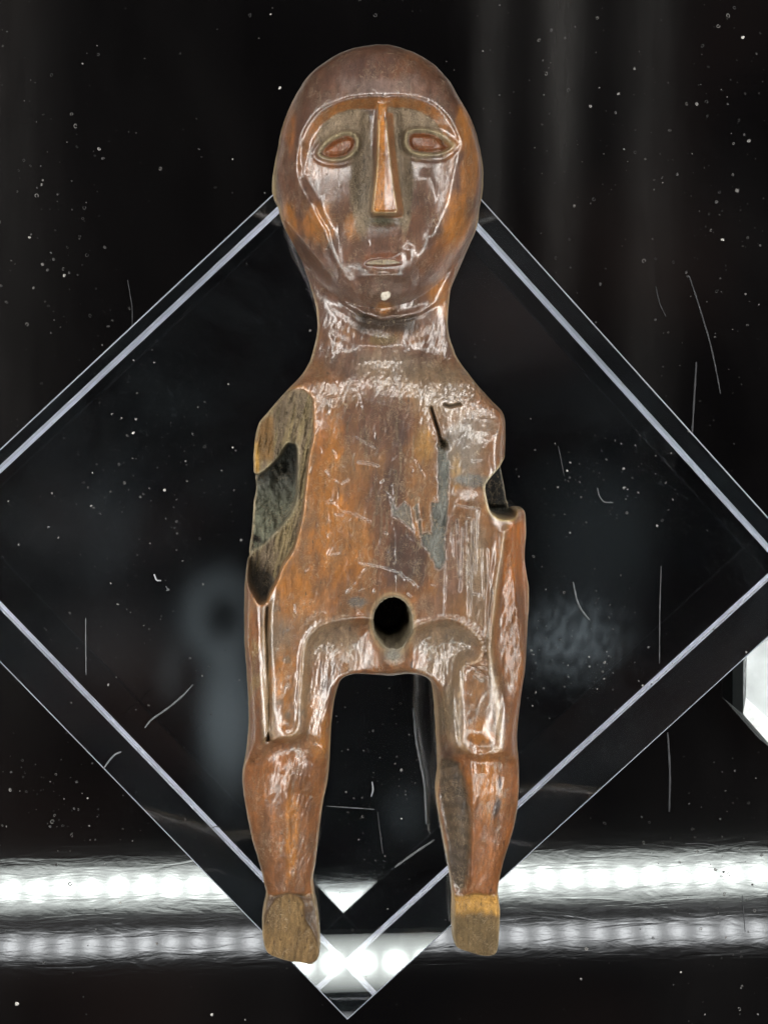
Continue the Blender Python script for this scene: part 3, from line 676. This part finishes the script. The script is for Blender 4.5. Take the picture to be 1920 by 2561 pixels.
# damage
mixc(wD, GRY, .75, 1); mixc(wD*sst(-.4,.5,vnoise(8,90,111,2)), TAN, .78, .7); mixc(wD*sst(.28,.5,vnoise(4,45,113,3)), srgb(58,50,38), .8, .85); mixc(wD*sst(1400,1440,Y)*sst(.0,-.2,(X-690)/60+(1450-Y)/80), srgb(84,80,74), .8, .9)
mixc(wD*sst(690,680,X)*sst(1160,1140,Y)*sst(1030,1050,Y), srgb(138,104,64), .7, .9); mixc(wD*sst(652,646,X+4*n2)*sst(1100,1110,Y)*sst(1196,1180,Y), YEL, .6, 1)
mixc(wH, srgb(84,84,78), .72, 1); mixc(wH*sst(1180,1300,Y+20*n2), srgb(126,128,108), .75, .8)
mixc(np.clip(np.exp(-((dH+2)/3)**2)*1.,0,1)*wD, srgb(190,180,150), .6, .5)
mixc(np.exp(-((dD+2)/3.2)**2)*sst(630,640,X), srgb(206,142,76), .38, .85)
mixc(np.clip(G(640,1345,18,8,.5)*1.6,0,1), BLK, .9, 1)
mixc(wR, srgb(58,58,56), .6, 1); mixc(np.exp(-((dR+2)/4)**2)*sst(1262,1250,X), srgb(206,190,150), .45, .8); mixc(wR*sst(1258,1266,Y), srgb(70,70,64),.7,1)
mixc(np.exp(-((dR+3)/3)**2)*sst(1290,1280,X)*(Y>1260), srgb(210,180,120), .4, .8)
# bore: weathered lip and walls
eb = (np.sqrt(((X-982)/49)**2+((Y-1556)/62)**2)-1)*49
mixc(sst(7,2,eb+2*n3), srgb(128,120,98), .6, .9); mixc(np.exp(-((eb-8)/3)**2), srgb(196,176,136), .4, .4)
mixc(G(980,1630,24,12)*1.5, srgb(136,130,118), .55, .9); patch(895,1505,34,16,srgb(100,94,88),.4,.9)
mixc(np.exp(-((X-687)/6)**2)*sst(395,410,Y)*sst(515,500,Y), TAN, .6, .9); mixc(np.exp(-((X-1202)/5)**2)*sst(405,420,Y)*sst(520,505,Y), TAN, .6, .8)
# pale outline: rim highlight painted into the colour
mixc(sst(8,2,SD)*sst(-.7,.0,n1+.3), srgb(206,182,142), .32, .6)
C *= (1+.22*n2+.14*n3)[...,None]
C = np.clip(C,.004,.9)
vc = samp(C, vx, vy); vr = samp(RG, vx, vy)
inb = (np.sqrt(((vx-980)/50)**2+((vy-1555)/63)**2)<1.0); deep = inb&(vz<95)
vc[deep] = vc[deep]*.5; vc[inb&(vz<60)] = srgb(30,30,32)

fig = bpy.data.objects.new('wooden_figurine', None); COL.objects.link(fig)
tag(fig, 'small carved wooden human figure without arms, lying face up on the clear block', 'figurine')

# split the pieces with a look of their own off the one surface (eyes, nose, mouth, broken feet)
def fq(A): return samp(A.astype(np.float32), vx, vy)
front_ = vz > 60
mE1 = (fq(dEL)>7)&(vz>200); mE2 = (fq(dER)>7)&(vz>200); mN = (fq(dN)>-8)&(vy>250)&(vy<546)&(vz>200); mL = (fq(dL)>-1)&(vz>200)
mF1 = (vy>2236)&(vx<960); mF2 = (vy>2236)&(vx>=960)
part = np.zeros(len(co), int)
for k, m in enumerate((mE1,mE2,mN,mL,mF1,mF2)): part[m] = k+1
qp = np.min(part[quads],1); qp = np.where((part[quads]==qp[:,None]).all(1), qp, 0)
nrm_all = np.zeros_like(co); fn = np.cross(co[quads[:,2]]-co[quads[:,0]], co[quads[:,3]]-co[quads[:,1]])
for i in range(4):
    for d in range(3): nrm_all[:,d] += np.bincount(quads[:,i], fn[:,d], len(co))
nrm_all /= np.linalg.norm(nrm_all,axis=1)[:,None]+1e-12
colr = np.concatenate([vc, vr[:,None]],1).astype(np.float32)
def submesh(name, sel):
    q = quads[sel]; u, inv = np.unique(q.ravel(), return_inverse=True); n = len(q)
    m = bpy.data.meshes.new(name); m.vertices.add(len(u)); m.vertices.foreach_set('co', co[u].astype(np.float32).ravel())
    m.loops.add(n*4); m.loops.foreach_set('vertex_index', inv.astype(np.int32).ravel())
    m.polygons.add(n); m.polygons.foreach_set('loop_start', np.arange(n,dtype=np.int32)*4)
    m.update(calc_edges=True); m.polygons.foreach_set('use_smooth', np.ones(n,bool))
    a = m.color_attributes.new('Col','FLOAT_COLOR','POINT'); a.data.foreach_set('color', colr[u].ravel())
    m.normals_split_custom_set_from_vertices(nrm_all[u].tolist())
    return link(name, m, WOOD, fig)
submesh('body', qp==0)
o = submesh('eye', qp==1); o['label'] = 'polished almond eye on the left, slanting down outward'
o = submesh('eye', qp==2); o['label'] = 'polished almond eye on the right with a pale gleam'
submesh('nose', qp==3); submesh('mouth', qp==4)
o = submesh('broken_foot', qp==5); o['label'] = 'worn broken foot with a brown rim'
o = submesh('broken_foot', qp==6); o['label'] = 'worn broken foot with fresh yellow wood at the ankle'

# ------------------------------------------------------------------ pale chip on the chin
def surf(px, py):
    z = float(samp(zf, np.array([px],float), np.array([py],float))[0])
    zz = ZB + float(samp(zref, np.array([px],float), np.array([py],float))[0])*PXU
    b = ray(px, py, zz); return np.array([b[0], b[1], ZB+z*PXU])
CHIP = mat_simple('pale_filler', (.30,.27,.22), .6, bump=.0008, bscale=200)
cen = surf(963,735); ang = np.linspace(0,2*math.pi,15)[:-1]
rad_ = np.array([1,.95,.8,.75,.95,1.25,1.1,.85,.9,1.1,1.0,.9,.85,1.0])
ring = [(cen[0]+PXU*13*rad_[i]*math.cos(a), cen[1]+PXU*17*rad_[i]*math.sin(a), cen[2]-.002) for i,a in enumerate(ang)]
ring2 = [((p[0]-cen[0])*.72+cen[0], (p[1]-cen[1])*.72+cen[1], cen[2]+.0022) for p in ring]
n_ = len(ring); vv_ = ring+ring2+[(cen[0],cen[1],cen[2]+.0030)]
ff_ = [(i,(i+1)%n_,n_+(i+1)%n_,n_+i) for i in range(n_)]+[(n_+i,n_+(i+1)%n_,2*n_) for i in range(n_)]
link('pale_chip', mesh('pale_chip', vv_, ff_, True), CHIP, fig)

# ------------------------------------------------------------------ lint fibres and scratches
def tube(name, pts, w, z, m, parent=None, flat=.6):
    P3 = [ray(x,y,z) for x,y in pts]; k = len(P3)
    # smooth the path
    t = np.linspace(0,k-1,max(6,(k-1)*7)); A = np.array(P3)
    xs = np.array([np.interp(t,range(k),A[:,d]) for d in range(3)]).T
    for _ in range(3): xs[1:-1] = .25*xs[:-2]+.5*xs[1:-1]+.25*xs[2:]
    v=[]; f=[]; r0 = w*.5*PXU
    for i,p in enumerate(xs):
        d = xs[min(i+1,len(xs)-1)]-xs[max(i-1,0)]; d/= np.linalg.norm(d)+1e-9; s_ = np.array([-d[1],d[0],0])
        r = r0*(.45+.55*math.sin(math.pi*min(1,max(0,(i+.6)/(len(xs)))))**.4)*(1+.15*math.sin(i*1.7))
        for a in range(6):
            an = a*math.pi/3; v.append(p+s_*r*math.cos(an)+np.array([0,0,1])*(r*flat*(1+math.sin(an))))
    for i in range(len(xs)-1):
        for a in range(6): f.append((i*6+a,i*6+(a+1)%6,i*6+6+(a+1)%6,i*6+6+a))
    f.append(tuple(range(5,-1,-1))); f.append(tuple((len(xs)-1)*6+a for a in range(6)))
    return link(name, mesh(name, v, f, True), m, parent)
FIB2 = mat_simple('lint_dim', (.075,.08,.085), .8); FIB3 = mat_simple('lint_faint', (.026,.027,.03), .8)
TZ = BT+.0004; FZ = .0004
fibs = [
 ([(1033,1770),(1040,1850),(1050,1900),(1062,1960),(1066,2060)],7,TZ,FIB2,'long pale curved fibre on the block between the two legs'),
 ([(363,1820),(378,1800),(425,1768),(460,1738),(483,1712)],5,TZ,FIB2,'pale slanting fibre left of the figure\'s right shin, crossing the block'),
 ([(260,1922),(275,1900),(290,1885),(304,1880)],5,TZ,FIB2,'short kinked fibre on the lower left edge strip of the block'),
 ([(1432,1455),(1440,1498),(1452,1525),(1473,1550)],5,TZ,FIB2,'short arched fibre beside the right hip on the block'),
 ([(988,2168),(1040,2130),(1086,2100)],6,TZ,FIB2,'straight fibre slanting up to the right between the shins'),
 ([(816,2016),(880,2020),(936,2024)],3,TZ,FIB2,'thin level thread just above a hanging thread between the shins'),
 ([(944,2030),(950,2080),(957,2134)],2.5,TZ,FIB3,'thin upright thread between the shins'),
 ([(215,1545),(215,1620),(216,1688)],2.5,TZ,FIB2,'thin upright thread on the block at the far left'),
 ([(1652,1415),(1648,1540),(1648,1660)],3,TZ,FIB3,'thin upright thread on the right part of the block'),
 ([(1740,905),(1735,980),(1729,1092)],6,FZ,FIB3,'straight fibre standing upright in view beside the upper right edge of the block'),
 ([(1668,1832),(1674,1930),(1672,2030)],7,FZ,FIB3,'dim straight fibre below the lower right edge of the block'),
 ([(386,1436),(392,1452),(404,1452)],4,TZ,FIBRE,'tiny bright curl of lint on the block left of the waist'),
 ([(415,1466),(422,1475),(416,1478),(424,1472)],3,TZ,FIB2,'tiny knotted lint beside the bright curl'),
 ([(1493,1220),(1496,1238),(1508,1256),(1532,1257)],3,TZ,FIB2,'hooked bit of lint right of the broken shoulder'),
 ([(1638,715),(1648,760),(1664,792)],3,FZ,FIB3,'short faint fibre above the upper right edge of the block'),
 ([(1722,690),(1745,760),(1775,860),(1790,930),(1800,985)],5,FZ,FIB3,'long faint curved fibre at the upper right'),
 ([(1712,2110),(1752,2108),(1800,2116)],3,FZ,FIB3,'faint level hair above the mirrored lamps at the right'),
 ([(528,2072),(540,2066),(552,2070)],3,TZ,FIB2,'tiny bent hair on the lower left strip of the block'),
 ([(930,1955),(933,1975),(928,1992)],4,TZ,FIBRE,'small bright speck of lint between the knees'),
 ([(1395,1115),(1410,1190)],2,TZ,FIB3,'faint hairline right of the shoulder on the block'),
 ([(320,700),(332,770),(331,830)],3,FZ,FIB3,'faint upright hair on the black surface left of the neck'),
 ([(1855,2240),(1859,2290),(1862,2330)],2,FZ,FIB3,'faint hair at the right edge near the mirrored lamps'),
]
for pts,w_,z_,m_,lab in fibs:
    tag(tube('lint_fibre', pts, w_, z_, m_), lab, 'lint', 'loose fibres on the case floor and block')

# ------------------------------------------------------------------ dust
rd = np.random.default_rng(11)
blk = P(954,227, 2069,1463, 872,2555, -266,1374)
def in_poly(x, y, p): return bool(inside(np.array([[x]]), np.array([[y]]), p)[0,0])
def dust_obj(name, spots, z, m, label):
    v=[]; f=[]
    for x,y,r,kind in spots:
        c = ray(x,y,z); n=7; b=len(v); a0 = rd.uniform(0,6); el = rd.uniform(.6,1.0); rot = rd.uniform(0,3.14)
        def pt(rr,a,h):
            u,w = rr*math.cos(a), rr*el*math.sin(a); return (c[0]+u*math.cos(rot)-w*math.sin(rot), c[1]+u*math.sin(rot)+w*math.cos(rot), z+h)
        R = r*PXU
        if kind:      # ring left by a dried droplet
            gap = rd.integers(0,n)
            for rr,h in ((R,0),(R*.8,R*.35),(R*.55,0)):
                for i in range(n): v.append(pt(rr,a0+i*2*math.pi/n,h))
            for k in range(2):
                for i in range(n):
                    if i == gap: continue
                    j=(i+1)%n; f.append((b+k*n+i,b+k*n+j,b+(k+1)*n+j,b+(k+1)*n+i))
        else:
            for i in range(n): v.append(pt(R*rd.uniform(.7,1.1),a0+i*2*math.pi/n,0))
            v.append((c[0],c[1],z+R*.6))
            for i in range(n): f.append((b+i,b+(i+1)%n,b+n))
    o = link(name, mesh(name, v, f), m); tag(o, label, 'dust', kind='stuff'); return o
D1 = mat_simple('dust_grey', (.13,.125,.12), .8); D2 = mat_simple('dust_faint', (.035,.034,.034), .8)
def spots(n, top, rmin, rmax, ring, boxes=None):
    out=[]
    while len(out) < n:
        if boxes is not None and rd.random() < .6:
            bx = boxes[rd.integers(len(boxes))]; x = rd.normal(bx[0],bx[2]); y = rd.normal(bx[1],bx[3])
        else: x = rd.uniform(-40,1960); y = rd.uniform(-40,2600)
        if in_poly(x,y,blk) != top: continue
        out.append((x,y,rmin+(rmax-rmin)*rd.random()**2.6, rd.random()<ring))
    return out
fb = [(1800,500,90,250),(1800,2250,90,170),(120,560,110,260),(150,2000,120,80),(1500,300,200,180)]
tb = [(1420,1600,90,70),(1500,1230,110,70),(300,1500,180,160),(420,1150,150,110),(930,1950,90,130)]
dust_obj('dust', spots(230,False,1.6,7.5,.55,fb), FZ, D1, 'scattered grey dust and dried droplets on the black surface')
dust_obj('dust', spots(380,False,1.4,6.5,.6,fb), FZ, D2, 'faint dust specks all over the black surface')
dust_obj('dust', spots(14,False,3,7,.0), FZ, DUST, 'a few bright flecks on the black surface')
dust_obj('dust', spots(230,True,1.2,4.6,.3,tb), TZ, D1, 'fine grey dust on the top of the clear block')
dust_obj('dust', spots(420,True,1.0,4.0,.2,tb), TZ, D2, 'faint dust film on the top of the clear block')
dust_obj('dust', spots(22,True,2,5,.0), TZ, DUST, 'a few bright flecks on the top of the clear block')

# ------------------------------------------------------------------ neighbouring pale riser at the right edge
RIS = mat_simple('frosted_acrylic', (.42,.45,.46), .35, bump=.002, bscale=14); RISB = mat_simple('polished_white_edge', (.8,.82,.82), .3)
e = bpy.data.objects.new('display_riser', None); COL.objects.link(e)
tag(e, 'pale frosted riser cut off by the right edge of the view', 'riser')
H = .085
top = [ray(x,y,H)[:2] for x,y in ((1866,1640),(1864,1745),(1960,1835),(2300,1835),(2300,1290))]
bev = [ray(x,y,H-.012)[:2] for x,y in ((1858,1632),(1857,1786),(1950,1892),(2320,1892),(2320,1270))]
v = [(p[0],p[1],H) for p in top]+[(p[0],p[1],H-.012) for p in bev]+[(p[0],p[1],0.001) for p in bev]
link('panel', mesh('panel', v[:5], [(4,3,2,1,0)]), RIS, e)
link('edge', mesh('edge', v[:10], [(i,(i+1)%5,5+(i+1)%5,5+i) for i in range(5)]), RISB, e)
link('side', mesh('side', v[5:], [(i,(i+1)%5,5+(i+1)%5,5+i) for i in range(5)]), mat_simple('shaded_side', (.05,.055,.055), .3), e)  # dark side face: its shade is put into the colour
